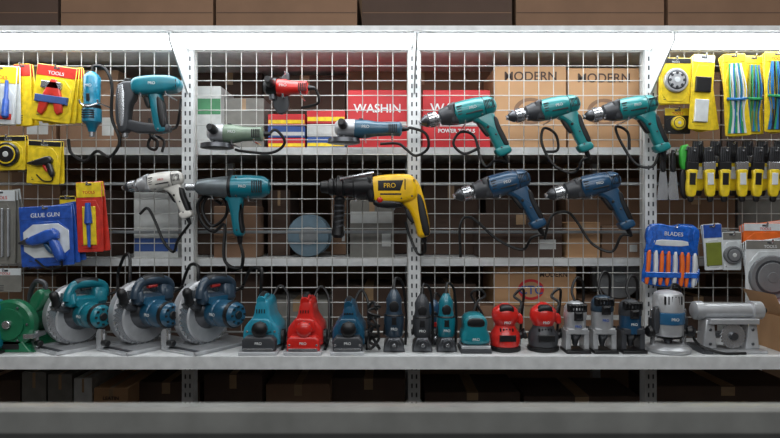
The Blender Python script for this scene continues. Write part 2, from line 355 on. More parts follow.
b.lathe((339,196,0),(337,236,0),[(0,4),(3,5.8),(5,4.8),(30,5.4),(37,6.4),(40,4)],BLK)
for i in range(5): b.lathe((338.6-i*.2,204+i*5,0),(338.5,206+i*5,0),[(0,4.8),(.5,5.7),(1.6,5.7),(2,4.8)],DGR,14)
b.tube([(340,180,10),(356,177,14),(372,174,14)],1.2,STL,8)
b.lathe((420,235,0),(421,240,0),[(0,3),(6,1.7)],BLK,10); b.M=Matrix.Identity(4); b.tube([(425,242,0),(425,252,-3),(418,254,-8),(410,236,-13),(406,222,-14)],1.4,CORD)
b.ball((380,200,9.8),3.4,3.4,2.4,RED); b.hook(356,200.5); b.hook(394,209); b.done()
def grinder(name,x0,x1,yc,body,head,cord,y=-.09,r=7.5,disc=True):
    b=B(name,x0,yc,y); L=x1-x0
    b.lathe((x0,yc-1,0),(x0+1,yc-1,0),[(0,5),(3,8),(12,9),(L*.3,9)],head,18)
    b.lathe((x0+L*.29,yc,0),(x0+L,yc,0),[(0,r+1),(2,r+2),(L*.2,r+1.6),(L*.32,r),(L*.55,r-.6),(L*.68,r),(L*.71,r-2.5)],body,20)
    b.cyl((x0+9,yc+6,0),(x0+9,yc+12,0),4,DST)
    if disc: b.lathe((x0+9,yc+9,0),(x0+9,yc+13,0),[(0,13),(1,16),(5,16.5),(5.5,15)],DST,26)
    b.lathe((x0+9,yc-2,8),(x0+8,yc-4,22),[(0,3),(3,4.6),(10,4.2),(15,3)],BLK,12)
    b.text('PRO',x0+L*.46,yc-1,r+1.8,4,WINK); b.box(x0+L*.36,x0+L*.42,yc-10.5,yc-8,-2,2,BLK,.4)
    for i in range(5): b.box(x0+L*.8+i*1.8,x0+L*.8+1+i*1.8,yc-4,yc+4,r-2.5,r+.1,BLK,.1)
    b.lathe((x1-1,yc,0),(x1+6,yc,0),[(0,3.2),(4,2.4),(8,1.5)],BLK,10)
    b.tube([(x1+5,yc,0)]+cord,1.45,CORD)
    b.hook(x0+L*.45,yc+r+3); b.hook(x0+L*.85,yc+r+1); return b.done()
grinder('angle_grinder',208,264,134,LGRN,ALU,[(276,130,0),(284,142,-4),(270,152,-8),(240,150,-12),(232,148,-12)])
grinder('angle_grinder',335,402,129,mat('blue_grey_plastic',(52,90,112),.35,coat=.3),ALU,[(412,128,0),(426,134,0),(428,148,-2),(416,155,-6),(406,148,-8),(398,142,-12),(380,142,-14)])
grinder('angle_grinder',264,308,88,RED,BLK,[(316,90,-2),(318,102,-4),(300,106,-10)],r=7,disc=False)
b=B('handsaw_blade',282,98,-.08); b.M=TR(282,98); b.prism([(-10,-2),(-4,-14),(4,-26),(8,-24),(6,-8),(8,12),(-2,18),(-8,10)],-2,3,DGR,1,1); b.hook(286,76); b.done()
b=B('die_grinder',92,100,-.09)
b.lathe((92,72,0),(92,73,0),[(0,3),(3,6.6),(6,8.2),(24,8),(34,7.4),(38,9),(50,9.2),(53,5.6),(60,3.2)],mat('deep_cyan_plastic',(24,120,150),.3,coat=.3),18)
b.cyl((92,128,0),(92,137,0),2.8,STL); b.text('PRO',92,87,8.4,3.8,WINK); b.box(90.5,93.5,95,102,5,9,BLK,.3); b.lathe((92,72,0),(92,73,0),[(33,7.2),(34,8.6),(37,8.6),(38,7.2)],BLK)
for i in range(4): b.box(86,98,111+i*2.3,112+i*2.3,7.2,9.3,BLK,.1)
b.tube([(92,73,0),(94,66,0),(104,68,-2),(110,84,-4),(108,116,-8),(116,140,-8),(106,156,-8),(92,150,-10),(80,160,-10),(66,152,-10),(62,138,-12)],1.6,CORD)
b.hook(83,104); b.hook(101,104); b.tube([(83,104,5),(92,108,10),(101,104,5)],1,STL); b.done()
b=B('electric_nail_gun',150,105,-.095)
b.prism([(132,79),(150,76),(170,76),(180,79),(182.5,86),(178,92),(160,95),(134,96)],-9,9,TEAL,4.5,2)
b.prism([(118,86),(126,82),(136,82),(137,98),(131,106),(130,132),(121,134),(117,118)],-6,6,DGR,2,1)
b.cyl((125,128,0),(125,137,0),3,STL); b.prism([(120,88),(127,85),(127,126),(122,128)],5,7,STL,.5,1)
b.prism([(148,90),(162,92),(164,106),(167,122),(169,133),(156,134),(153,118),(151,104)],-5.6,5.6,TEAL,3.2,2); b.prism([(158,96),(164,100),(166,114),(168,128),(162,128),(159,112)],-4,6.2,BLK,1.4,1)
b.prism([(126,119),(150,124),(170,123),(171,134),(128,133)],-5,5,DGR,1.8,1)
b.prism([(143,97),(149,96),(151.5,108),(147,108)],-2.5,2.5,BLK,.8,1)
b.text('PRO',155,85,9.2,3.8,WINK); b.cyl((128,86,0),(128,79,0),4,BLK)
for i in range(5): b.box(170+i*2,171+i*2,81,89,6,8.6,BLK,.1)
for q in ((138,82),(138,92),(166,90),(160,130)): b.cyl((q[0],q[1],4),(q[0],q[1],8.4 if q[1]<100 else 6.4),1,DST,8)
b.tube([(168,130,0),(176,126,-2),(181,108,2),(178,98,-8)],1.4,CORD); b.hook(143,97); b.hook(168,95.5); b.done()
b=B('coiled_power_cord',158,140,-.05); b.tube([(148,118,-4),(150,135,0),(158,142,2),(156,150,2),(148,146,0),(152,136,-1),(163,140,-2),(162,152,0)],1.4,CORD); b.hook(156,137,front=5); b.done()
# ---------------------------------------------------------------- blister packs
CLR=mat('clear_blister',(205,210,212),.12,coat=.6)
def pack(name,x0,y0,x1,y1,y,base,hdr=None,hh=.2,rot=0,content=None,n=1,word=None):
    b=B(name,(x0+x1)/2,y0,y); cx=(x0+x1)/2; w=(x1-x0)/2; h=y1-y0
    for i in range(n):
        dd=-i*4; b.M=TR(cx,y0,rot+(i*4 if i else 0))@Matrix.Translation((0,0,dd))
        b.prism([(-w+1,0),(w-1,0),(w,1),(w,h-1),(w-1,h),(-w+1,h),(-w,h-1),(-w,1)],0,1,base,.3,0,1)
        if hdr: b.prism([(-w+.5,.5),(w-.5,.5),(w-.5,h*hh),(-w+.5,h*hh)],.8,1.4,hdr,.2,0,1)
        b.box(-3,3,1.5,3.5,.9,1.6,DGR,.1)
    b.M=TR(cx,y0,rot)
    if hdr and w>12: b.text(word or 'TOOLS',0,h*hh*.62+1,1.5,min(w*.3,h*hh*.45),WINK if hdr is not CARDW and hdr is not CARDY else CARDR)
    for i in range(3): b.box(-w*.7,-w*.1,h*.9-i*2.2,h*.9+.8-i*2.2,.8,1.25,DGR if base is not CARDK else CARDW,.1)
    if content:
        b.prism([(-w*.86,h*(hh+.04)),(w*.86,h*(hh+.04)),(w*.86,h*.95),(-w*.86,h*.95)],.8,1.5,CLR if base is CARDW else base,.3,1,1)
        content(b,w,h)
    b.M=Matrix.Identity(4)
    b.hook(cx,y0+2.5,front=4)
    return b.done()
def gun(col,s=1,dx=0,dy=0,trig=BLK):
    def f(b,w,h):
        M=b.M.copy(); b.M=M@TR(dx,h*.5+dy,12,s)
        b.prism([(-16,-7),(8,-11),(13,-6),(11,1),(-10,1),(-16,-2)],1,9,col,2.5,1); b.prism([(2,-2),(10,-2),(13,18),(5,20)],1.5,8.5,col,2.5,1)
        b.prism([(-3,1),(1,1),(5,11),(1,11)],3,7,trig,1,1); b.lathe((-23,-5,5),(-15,-4.5,5),[(0,1),(4,2.2),(8,3.5)],DST,10); b.tube([(9,18,5),(6,24,4),(-6,22,3),(-14,12,3)],.9,CORD); b.M=M
    return f
def saws(b,w,h):
    b.prism([(-w*.7,h*.85),(-w*.2,h*.25),(w*.2,h*.25),(w*.7,h*.8),(w*.3,h*.9),(0,h*.5),(-w*.3,h*.92)],1,5,CARDR,1,1); b.box(-w*.8,w*.8,h*.55,h*.68,1.2,5.5,BLUB,.5); b.box(-w*.6,w*.4,h*.3,h*.42,1,5,STL,.5)
def grips(b,w,h):
    for k in (-.5,0,.5): b.lathe((w*k,h*.25,3),(w*k,h*.9,3),[(0,1.5),(h*.3,2),(h*.34,3),(h*.62,3.6),(h*.65,2)],(CARDR,CARDW,CARDB)[int(k*2+1)],10)
    b.box(-w*.8,w*.8,h*.82,h*.92,1,2,CARDR,.2)
def rnd(col,r,cy=.55,c2=WBOX):
    def f(b,w,h):
        b.lathe((0,h*cy,1),(0,h*cy,5),[(0,r),(3,r),(4,r-1)],col,26); b.cyl((0,h*cy,4),(0,h*cy,5.6),r*.35,c2); b.lathe((0,h*cy,4),(0,h*cy,5.4),[(0,r*.8),(1.3,r*.78)],DGR if col is not CARDK else CARDY,26); b.cyl((0,h*cy,4),(0,h*cy,5.8),r*.68,col,24); b.cyl((0,h*cy,4),(0,h*cy,6.2),r*.25,c2)
    return f
def spoke(b,w,h):
    rnd(ALU,12,.5,CARDW)(b,w,h)
    for i in range(8):
        a=i*math.pi/4; b.cyl((7*math.cos(a),h*.5+7*math.sin(a),5.4),(7*math.cos(a),h*.5+7*math.sin(a),6.4),1.5,DGR,8)
pack('screwdriver_set_pack',-16,66,18,124,-.07,CARDW,CARDY,.3,-3,grips,3)
pack('blade_set_pack',14,64,31,126,-.04,CARDY,CARDR,.2,2,None,2)
pack('hand_tool_pack',38,66,78,122,-.09,CARDY,CARDR,.2,-8,saws,4)
pack('tape_pack',-8,136,26,170,-.08,CARDY,CARDK,.15,0,rnd(CARDK,12),2)
pack('glue_gun_pack',29,141,62,184,-.09,CARDY,CARDK,.12,-3,gun(CARDK,.72,2,2,RED),2)
pack('glue_gun_pack',19,206,72,266,-.10,CARDB,CARDB,.22,3,lambda b,w,h:(b.prism([(-w*.86,h*.3),(w*.86,h*.3),(w*.86,h*.86),(-w*.86,h*.86)],1,1.9,CARDW,.3,1,1),gun(CARDB,1.15,2,6,BLUE)(b,w,h)),3,word='GLUE GUN')
pack('hand_tool_pack',76,182,102,252,-.09,CARDR,CARDY,.22,2,lambda b,w,h:(b.box(-w*.5,w*.5,h*.35,h*.9,1,3,CARDY,.5),b.lathe((0,h*.3,4),(0,h*.95,4),[(0,2.5),(20,4),(22,2),(44,1.5)],CARDB,12)),2)
pack('drill_bit_pack',-14,190,16,264,-.06,GREYB,CARDW,.15,0,lambda b,w,h:[b.cyl((w*k,h*.25,3),(w*k,h*.9,3),1.6,STL,8) for k in (-.6,-.2,.2,.6)],3)
pack('wrench_pack',60,196,76,214,-.05,CARDY,CARDK,.2,0,None)
pack('blade_set_pack',-10,268,22,292,-.05,GREYB,CARDW,.3,0,None,1)
pack('wheel_pack',659,58,691,104,-.09,CARDY,CARDK,.12,-1,spoke,2)
pack('wheel_pack',664,108,690,134,-.05,CARDK,CARDY,.3,0,rnd(CARDY,7,.6),1)
pack('brush_set_pack',693,55,715,130,-.10,CARDY,CARDW,.1,-4,lambda b,w,h:(b.box(-w*.7,w*.7,h*.3,h*.5,1,4,CARDK,.6),b.box(-w*.6,w*.6,h*.6,h*.9,1,4,CARDW,.6)),4)
def ties(cols):
    def f(b,w,h):
        for i in range(22):
            x=-w*.7+1.4*w*i/21; m=cols[(i*3//8)%len(cols)]
            b.tube([(x*.7,h*.12,2),(x+random.uniform(-1,1),h*.45,2+random.random()*4),(x*.8+random.uniform(-1,1),h*.72,3),(x*1.1,h*.97,2)],.6,m,5,4)
        b.tube([(-w*.85,h*.55,3),(0,h*.57,7),(w*.85,h*.55,3)],1.4,cols[-1],6)
    return f
GT=mat('tie_green',(40,150,90),.4); BT=mat('tie_blue',(30,110,170),.4); KT=mat('tie_olive',(120,130,50),.4)
pack('cable_tie_pack',722,54,745,136,-.10,CARDY,CARDY,.1,2,ties([GT,CARDW,BT]),3)
pack('cable_tie_pack',744,56,763,134,-.07,CARDY,CARDY,.1,-2,ties([KT,BT,GT]),2)
pack('cable_tie_pack',764,52,790,132,-.10,CARDY,CARDY,.12,0,ties([BT,CARDK,GT]),3)
for row,(yy,yd) in enumerate(((141,-.05),(147,-.10))):
    for i in range(6):
        x=(698 if row==0 else 692)+i*16.5+random.uniform(-1.5,1.5)
        b=B('paint_brush',x,yy,yd); b.M=TR(x,yy,random.uniform(-4,4))
        b.prism([(-5,0),(5,0),(6,15),(-6,15)],-1.5,1.5,BLK,1,0); b.box(-6,6,15,23,-2,2,STL if i%2 else BLK,.4)
        for k in range(5): b.box(-4.6+k*2,-4+k*2,1,14,1.2,1.8,DGR,.1)
        b.prism([(-6,22),(6,22),(4.5,30),(5.5,40),(4,50),(-4,50),(-5.5,40),(-4.5,30)],-2.4,2.4,CARDY,1.4,1); b.box(-3,3,26,38,2,3,CARDK if (i+row)%2 else CARDW,.3)
        b.prism([(-3.2,48),(3.2,48),(2.5,55),(-2.5,55)],-1.8,1.8,BLK,1,1); b.M=Matrix.Identity(4); b.hook(x,yy+4,front=4); b.done()
b=B('pruning_knife',684,170,-.08); b.prism([(679,146),(689,144),(691,160),(690,170),(680,170)],-3,3,BRIGHTGRN,2,1); b.prism([(680,168),(690,168),(689,196),(684,200),(680,192)],-2,2,BLK,1,1); b.hook(684,150); b.done()
for x in (663,673):
    b=B('putty_knife',x,185,-.07); b.prism([(x-2,150),(x+2,150),(x+3,172),(x-3,172)],-2,2,BLK,1,1); b.prism([(x-3,171),(x+3,171),(x+6,200),(x-6,200)],-.6,.6,STL,.2,0,1); b.hook(x,153); b.done()
BAG=mat('blue_plastic_bag',(24,92,186),.2,coat=.8,var=.35,scale=60)
def bag(name,x0,y0,x1,y1,y,n=3,rot=0):
    cx=(x0+x1)/2; w=(x1-x0)/2; h=y1-y0; b=B(name,cx,y0,y)
    for i in range(n):
        b.M=TR(cx+i*1.5-1,y0,rot+i*3-2)@Matrix.Translation((0,0,-i*6))
        # crumpled bag outline: pinched top, soft lower corners
        b.prism([(-w*.92,2),(-w*.5,0),(-w*.1,2),(w*.4,0),(w*.95,2),(w,h*.2),(w*.95,h*.34),(w,h*.5),(-w,h*.5),(-w*.94,h*.34),(-w,h*.18)],0,5,BAG,2.4,1)
        b.prism([(-w,h*.38),(w,h*.38),(w*.95,h*.6),(w*1.03,h*.8),(w*.97,h),(w*.4,h*.97),(-w*.3,h*1.01),(-w,h*.97),(-w*1.02,h*.8),(-w*.95,h*.6)],0,3,BAG,1.4,1)
        for k in range(8):
            x=-w*.84+1.68*w*k/7; j=random.uniform(-1.2,1.2)
            b.prism([(x-2,h*.44),(x+1.4,h*.43),(x+2.4+j,h*.68),(x+1.6+j,h*.98),(x-1.8+j,h*.97),(x-1.4+j*.5,h*.7)],2.4,6+abs(j),ORG if k%3!=1 else CARDW,1.2,1)
        b.prism([(-w*.96,h*.78),(w*.96,h*.74),(w*.96,h*.83),(-w*.96,h*.87)],5,6.8,BAG,.5,0,1)
    b.M=TR(cx-1,y0,rot-2); b.text('BLADES',0,h*.16,5.2,5.5,WINK)
    b.prism([(-w*.7,h*.26),(w*.6,h*.25),(w*.6,h*.34),(-w*.7,h*.36)],4.4,5.4,CARDW,.3,1,1)
    for q in (-.88,-.7,.62,.82): b.tube([(w*q,2,4),(w*q*.86,h*.18,5.4),(w*q*1.04,h*.4,4.6)],.8,BAG,5)
    b.M=Matrix.Identity(4); b.hook(cx,y0+3,front=8); b.done()
bag('saw_blade_bag',646,224,700,287,-.11,3,-2)
pack('sandpaper_pack',702,224,721,270,-.07,CARDW,CARDB,.3,3,lambda b,w,h:b.box(-w*.8,w*.8,h*.4,h*.9,1,2.5,KT,.3),2)
pack('sandpaper_pack',722,232,741,270,-.07,CARDW,GREYB,.2,0,rnd(SAND,9,.6),2)
pack('sandpaper_pack',743,223,786,262,-.05,ORG,CARDW,.2,0,lambda b,w,h:b.box(-w*.8,w*.8,h*.45,h*.8,1,2.5,BLUB,.3),3)
pack('sanding_disc_pack',745,240,794,304,-.11,CARDW,GREYB,.14,0,rnd(SAND,22,.58,SAND),3)
# ---------------------------------------------------------------- display shelf tools
def onshelf(name,x,y):
    b=B(name,x,0,y); b.ay=0; b.loc=Vector(((x-390)*U*S(y),y,SH+.0005)); b.M=Matrix.Translation((x,0,0)); b.base=Matrix.Translation((x,0,0)); return b
def csaw(x,y,body,guard,yaw=32,s=1.0,hand=None,loop=0):
    b=onshelf('circular_saw',x,y); hand=hand or body
    b.M=b.base@Matrix.Rotation(math.radians(-yaw),4,'Y')@Matrix.Scale(s,4)
    if (b.M@Vector((10,0,0))).z<0: b.M=b.base@Matrix.Rotation(math.radians(yaw),4,'Y')@Matrix.Scale(s,4)
    b.box(-22,26,-2,0,-40,40,ALU,.5); b.box(-22,-20,-4,0,-40,40,ALU,.3); b.box(24,26,-3.5,0,-40,40,ALU,.3); b.box(-20,24,-3,-2,30,34,DGR,.2)
    b.lathe((-20,-32,0),(-6,-32,0),[(0,25),(1,29.5),(2.5,31),(11,31.5),(13,29),(14,24)],guard,40)
    b.lathe((-20.6,-32,0),(-6,-32,0),[(0,27.5),(.4,28.5),(1.4,28.5)],DST,40); b.lathe((-20.9,-32,0),(-6,-32,0),[(0,24),(.4,25),(1.4,25)],guard,40)
    b.lathe((-22,-32,0),(-6,-32,0),[(0,9),(1.5,12),(3,12)],DST,24)
    for i in range(5):
        a=math.radians(20+i*72); b.cyl((-21.6,-32+18*math.sin(a),18*math.cos(a)),(-20,-32+18*math.sin(a),18*math.cos(a)),1.5,DST,8)
    b.cyl((-25,-32,0),(-19,-32,0),4,STL,6)
    blade=[((31 if k%2 else 28.5)*math.cos(math.pi*k/36)-0,(31 if k%2 else 28.5)*math.sin(math.pi*k/36)) for k in range(72)]
    b.loft([[(xx,-31+p[1]*.97,p[0]*1.08) for p in blade] for xx in (-5.5,-4.3)],STL)
    b.lathe((-8,-28,0),(-3,-28,0),[(0,25),(2,26),(5.4,24)],ALU,32)
    b.lathe((-8,-34,0),(10,-34,0),[(0,19),(5,18),(10,14),(13,12.5)],DST,22)
    b.lathe((3,-33,0),(38,-33,0),[(0,11.4),(2,13),(12,13.2),(13,12.4),(14,13),(26,12.6),(32,11.6),(35,9)],body,24)
    b.lathe((3,-33,0),(38,-33,0),[(27,12.3),(27.6,13),(31,12.6),(31.5,11.6)],BLK,24)
    b.cyl((37,-33,0),(39.5,-33,0),4,BLK,14)
    for i in range(8):
        a=math.radians(45*i); b.box(36,38.4,-33+7.5*math.sin(a)-1,-33+7.5*math.sin(a)+1,7.5*math.cos(a)-1.4,7.5*math.cos(a)+1.4,BLK,.1)
    b.text('PRO',17,-33,13.6,4,WINK); b.box(-4,12,-49,-42,-12,12,body,1.5)
    b.prism([(-1,-60),(10,-60),(13,-42),(-3,-42)],-22,-8,hand,3,1); b.prism([(0,-58),(9,-58),(12,-42),(-2,-42)],10,19,hand,3,1); b.prism([(-1,-52),(10,-52),(12,-42),(-2,-42)],-10,12,hand,2,1)
    b.tube([(5,-50,-20),(5,-59,-21),(5,-63.5,-14),(5,-65,0),(5,-63,11),(5,-56,16),(5,-48,17)],lambda t:5.2-.8*math.sin(t*math.pi*2)**2,hand,14)
    b.tube([(5,-65,-12),(5,-66.4,0),(5,-64.6,10)],4.6,BLK,12); b.tube([(5,-59,-6),(5,-58.5,4)],1.8,RED if hand is DBLUE else BLK,8)
    b.lathe((2,-42,26),(2,-56,30),[(0,2.6),(3,4.6),(8,3.8),(12,4.6),(15,4.2),(17,2.4)],BLK,14); b.tube([(0,-38,14),(2,-40,22),(2,-44,26)],3,DGR,8)
    b.lathe((-14,-20,38),(-14,-4,38),[(0,2),(16,2)],STL,8); b.cyl((-14,-8,38),(-6,-8,38),3,BLK,10); b.prism([(-24,-20),(-12,-20),(-12,-2),(-24,-2)],37,39,ALU,.4,1)
    b.tube([(5,-50,-24),(5,-54,-36),(0,-68-loop,-40),(14,-88-loop,-38),(30,-90-loop,-34),(40,-72,-28),(36,-40,-30),(30,-3,-34)],1.7,CORD)
    return b.done()
csaw(82,-.17,TEAL,ALU,33,.97,loop=2)
csaw(148,-.17,SBLUE,ALU,33,1.02,hand=DBLUE,loop=-12)
csaw(211,-.17,SBLUE,ALU,33,1.03,hand=DBLUE,loop=-16)
b=onshelf('bench_grinder',27,-.19); 
b.lathe((-2,-27,14),(-2,-27,30),[(0,21),(1.5,23),(10,23.5),(12,21),(12,15),(14,15)],GRN,32); b.lathe((-2,-27,26),(-2,-27,30),[(0,13),(1,13)],DST,24); b.cyl((-2,-27,25),(-2,-27,31),4,STL,10)
for i in range(6):
    a=i*math.pi/3; b.cyl((-2+18*math.cos(a),-27+18*math.sin(a),26),(-2+18*math.cos(a),-27+18*math.sin(a),28),1.2,DST,8)
b.lathe((-2,-27,-34),(-2,-27,16),[(0,12),(3,15),(45,15),(50,13)],GRN,24)
b.lathe((-2,-27,-48),(-2,-27,-32),[(0,21),(2,23),(14,23),(16,20)],GRN,30)
b.prism([(-14,-12),(10,-12),(18,-2),(22,0),(-22,0),(-20,-2)],-28,26,GRN,1.5,0); b.prism([(12,-52),(20,-60),(26,-56),(23,-44),(18,-36),(10,-40)],0,16,GRN,3,1)
b.tube([(16,-46,8),(22,-62,6),(12,-66,4),(4,-56,0),(0,-44,-4)],2.4,DGR,8); b.box(-8,8,-8,-3,25.5,26.8,BLK,.3); b.box(14,24,-18,-14,8,30,STL,.4); b.done()
b=onshelf('electric_sander',-6,-.28); b.prism([(-18,-2),(-16,-20),(-10,-30),(-12,-48),(2,-54),(9,-46),(6,-30),(9,-20),(11,-2)],-10,10,TEAL,4,2); b.box(-19,12,-2.5,0,-12,12,BLK,.4); b.cyl((0,-40,8),(0,-40,12),5,BLK); b.done()
def planer(x,y,body,acc,w=20,h=54,seed=0):
    b=onshelf('electric_planer',x,y)
    b.prism([(-w,-3),(-w,-22),(-w*.72,-29),(-w*.42,-34),(-w*.3,-h+4),(-w*.1,-h),(w*.25,-h),(w*.42,-h+5),(w*.5,-34),(w*.8,-27),(w,-22),(w,-3)],-34,10,body,3,1)
    b.box(-w-.5,w+.5,-3.2,0,-38,26,ALU,.6)
    b.prism([(-w*.9,-3),(-w*.9,-13),(-w*.7,-17),(w*.7,-17),(w*.9,-13),(w*.9,-3)],8,22,DGR if seed!=1 else body,2,0)
    b.box(-w*.8,w*.8,-6,-4,21,24,STL,.3)
    b.lathe((w*.05,-24,10),(w*.05,-24,26),[(0,5),(4,4.2),(6,7),(12,7.5),(14,5.4),(15,2)],BLK if seed!=1 else RED,20)
    for i in range(8):
        a=i*math.pi/4; b.cyl((w*.05+7*math.cos(a),-24+7*math.sin(a),17),(w*.05+7*math.cos(a),-24+7*math.sin(a),21),.8,DGR,6)
    b.prism([(-w*.5,-33),(w*.4,-33),(w*.6,-28),(w*.6,-18),(-w*.6,-18),(-w*.6,-28)],8,12,body,1.5,1)
    b.text('PRO',0,-10.5,22.3,3.6,WINK)
    for sx in (-1,1): b.cyl((sx*w*.75,-9 if seed else -20,8),(sx*w*.75,-9 if seed else -20,22.6 if seed else 11),1.2,STL,8)
    b.cyl((w-1,-12,-6),(w+3,-12,-6),8,BLK,18); b.lathe((-w+1,-16,-8),(-w-3,-17,-8),[(0,5),(3.5,5.5),(4,4)],BLK,14)
    b.tube([(0,-h+4,-26),(0,-h-1,-6),(0,-h+2,10)],4.4,body,12); b.tube([(0,-h+1,-22),(0,-h-2.6,-6),(0,-h+.4,8)],3.6,BLK,10)
    for i in range(4): b.box(-w*.25+i*2.5,-w*.25+1+i*2.5,-h+10,-38,9.6,10.6,BLK,.1)
    b.tube([(2,-h+6,-32),(10,-h-8,-38),(w+1,-h+2,-36),(w+3,-30,-28),(w+3,-8,-20),(w+2,-1.5,4)],1.5,CORD); b.done()
planer(263,-.24,CYAN,BLUE,18,52,0); planer(306,-.24,RED,RED,17.5,51,1); planer(349,-.24,SBLUE,TEAL,16,47,2)
def standing(x,y,body,acc,h=62,r=9,name='straight_grinder'):
    b=onshelf(name,x,y)
    b.prism([(-r-1,0),(-r,-8),(-r*.6,-14),(r*.6,-14),(r,-8),(r+1,0)],-10,12,DST,2,0)
    b.lathe((0,-12,0),(0,-h,0),[(0,r*.7),(3,r*.95),(h*.3,r*1.05),(h*.36,r*1.02),(h*.37,r*.92),(h*.5,r*.78),(h*.62,r*.82),(h*.7,r*.6),(h*.78,r*.3)],body,20)
    b.box(-2.5,2.5,-h*.55,-h*.42,r*.4,r*1.05,acc,.6); b.text('PRO',0,-h*.36,r*1.08,3.4,WINK)
    b.prism([(-r*.4,-h*.62),(r*.4,-h*.62),(r*.55,-h*.75),(0,-h*.82),(-r*.55,-h*.75)],r*.3,r*.86,BLK,1,1)
    b.lathe((0,-12-h*.36,0),(0,-h,0),[(0,r*1.0),(.8,r*1.06),(1.8,r*1.0)],BLK,20)
    b.lathe((0,-h*.88,0),(0,-h-4,0),[(0,3.5),(6,2.6),(9,1.4)],BLK,10)
    b.prism([(-r-2,-14),(-r+1,-16),(-r*.5,-h*.5),(-r*.9,-h*.52)],-3,3,acc,1,1); b.cyl((0,-8,10),(0,-8,18),5,DST,14); b.cyl((0,-8,17),(0,-8,19),2,STL,6)
    b.tube([(0,-h-1,0),(2,-h-9,-4),(9,-h-2,-10),(r+3,-30,-16),(r+2,-2,-14)],1.4,CORD); b.done()
standing(394,-.24,DBLUE,BLK,62,9.6); standing(422,-.24,DGR,BLK,56,9); standing(446,-.24,TEAL,BLK,57,9)
standing(434,-.12,BLUE,RED,40,7)
b=onshelf('coiled_power_cord',374,-.25); pts=[]
for i in range(44):
    a=i*.62; pts.append((math.cos(a)*(4.4+i*.03),-6-i*.95,math.sin(a)*6+6))
b.tube(pts,1.5,CORD,7,3); b.tube([(3,-40,2),(0,-48,0),(-5,-42,-2),(-4,-20,0),(6,-1.5,4)],1.5,CORD); b.tube([(-4,-36,6),(2,-30,12),(5,-14,12),(-4,-4,12),(-5,-14,8),(0,-26,12)],1.4,CORD); b.done()
def palm(x,y,body):
    b=onshelf('palm_sander',x,y); b.box(-15,15,-4,0,-16,18,DGR,.6); b.box(-14,14,-7,-4,-15,17,ALU,.5)
    b.prism([(-14,-7),(-14,-17),(-11,-22),(-12,-31),(-7,-37),(7,-37),(12,-31),(11,-22),(14,-17),(14,-7)],-13,15,body,4,2)
    b.prism([(-9,-30),(-6,-34),(6,-34),(9,-30),(8,-25),(-8,-25)],12,15.8,BLK,1.5,1); b.text('PRO',0,-13,15.2,3.6,WINK)
    for sx in (-1,1): b.tube([(sx*13,-6,10),(sx*15,-8,6),(sx*13,-10,0)],.9,STL,6)
    b.tube([(0,-34,-12),(6,-46,-16),(14,-52,-18),(8,-58,-18),(0,-52,-20),(12,-30,-20),(13,-1.5,-20)],1.4,CORD); b.done()
palm(474,-.24,mat('cyan_teal',(26,122,134),.3,coat=.3))
def orbital(x,y,top,low,h=46):
    b=onshelf('random_orbit_sander',x,y)
    b.lathe((0,0,0),(0,-1,0),[(0,14.5),(1,15.5),(4,15.5),(5,14)],BLK,28); b.lathe((0,-5,0),(0,-6,0),[(0,14),(6,15),(12,14.5),(17,11),(20,10),(22,10)],low,26)
    b.lathe((0,-24,0),(0,-25,0),[(0,9.6),(3,10.8),(6,12.6),(11,13.4),(15,12.6)],top,26); b.lathe((0,-38,0),(0,-39,0),[(0,12.8),(2,12.6),(5,9.8),(h-38.5,3)],top,26); b.prism([(-6,-46),(6,-46),(8,-38),(-8,-38)],-8,12,BLK,2.6,1)
    b.text('PRO',0,-29,13.2,3.4,WINK); b.box(-8,8,-17,-11,13,15.7,BLK,.4); b.lathe((10,-12,-4),(22,-16,-4),[(0,5),(8,4),(10,5.5),(12,5.5)],BLK,14)
    for i in range(5): b.box(-7+i*3,-5.6+i*3,-23,-20,8.4,11.2,BLK,.1)
    b.prism([(9,-38),(17,-36),(18,-26),(12,-26)],-4,4,top,2,1)
    b.tube([(14,-36,-3),(18,-46,-8),(12,-52,-14),(22,-58,-16),(21,-30,-20),(18,-1.5,-18)],1.4,CORD); b.done()
orbital(505,-.24,RED,RED,47); orbital(543,-.24,RED,DGR,48)
def trimmer(x,y,mot,cap,h=54,base=ALU):
    b=onshelf('laminate_trimmer',x,y); b.prism([(-12,0),(12,0),(12,-3),(-12,-3)],-12,14,BLK,.8,0)
    for sx in (-9,9): b.box(sx-2.5,sx+2.5,-22,-3,-8,9,base,.8)
    b.box(-10,10,-24,-18,-9,10,base,1); b.lathe((0,-5,0),(0,-20,0),[(0,2),(6,3.5),(10,6),(15,6)],DST,14)
    b.lathe((0,-18,0),(0,-h,0),[(0,9.5),(1,10.5),(h-34,10.5),(h-33,11)],mot,24); b.lathe((0,-h+16,0),(0,-h,0),[(0,10.8),(1,11.3),(10,10.6),(14,8),(16,4)],cap,22)
    for i in range(6): b.box(-8+i*2.8,-6.6+i*2.8,-h+8,-h+3.5,6,10.4-.5*abs(i-2.5),BLK,.1)
    b.cyl((10,-22,2),(13,-22,2),3.4,BLK,12); b.text('PRO',0,-h+24,10.9,3.4,WINK if mot is not ALU else CARDB); b.box(-2.5,2.5,-h+16,-h+11,9,12,BLK,.3)
    b.tube([(0,-h+1,0),(-2,-h-10,-4),(4,-h-22,-8),(12,-h-16,-12),(13,-h+10,-16),(12,-10,-18),(11,-1.5,-18)],1.4,CORD); b.done()
trimmer(575,-.26,ALU,ALU,50); trimmer(602,-.26,ALU,DBLUE,56); trimmer(630,-.26,BLUE,DGR,52,base=DGR)
b=onshelf('plunge_router',668,-.26); b.lathe((0,0,0),(0,-1,0),[(0,20),(1,21.5),(4,21.5),(6,19),(8,14)],ALU,32)
for sx in (-15.5,15.5): b.cyl((sx,-4,0),(sx,-42,0),2.4,STL,12); b.cyl((sx,-18,0),(sx,-34,0),4,DST,14)
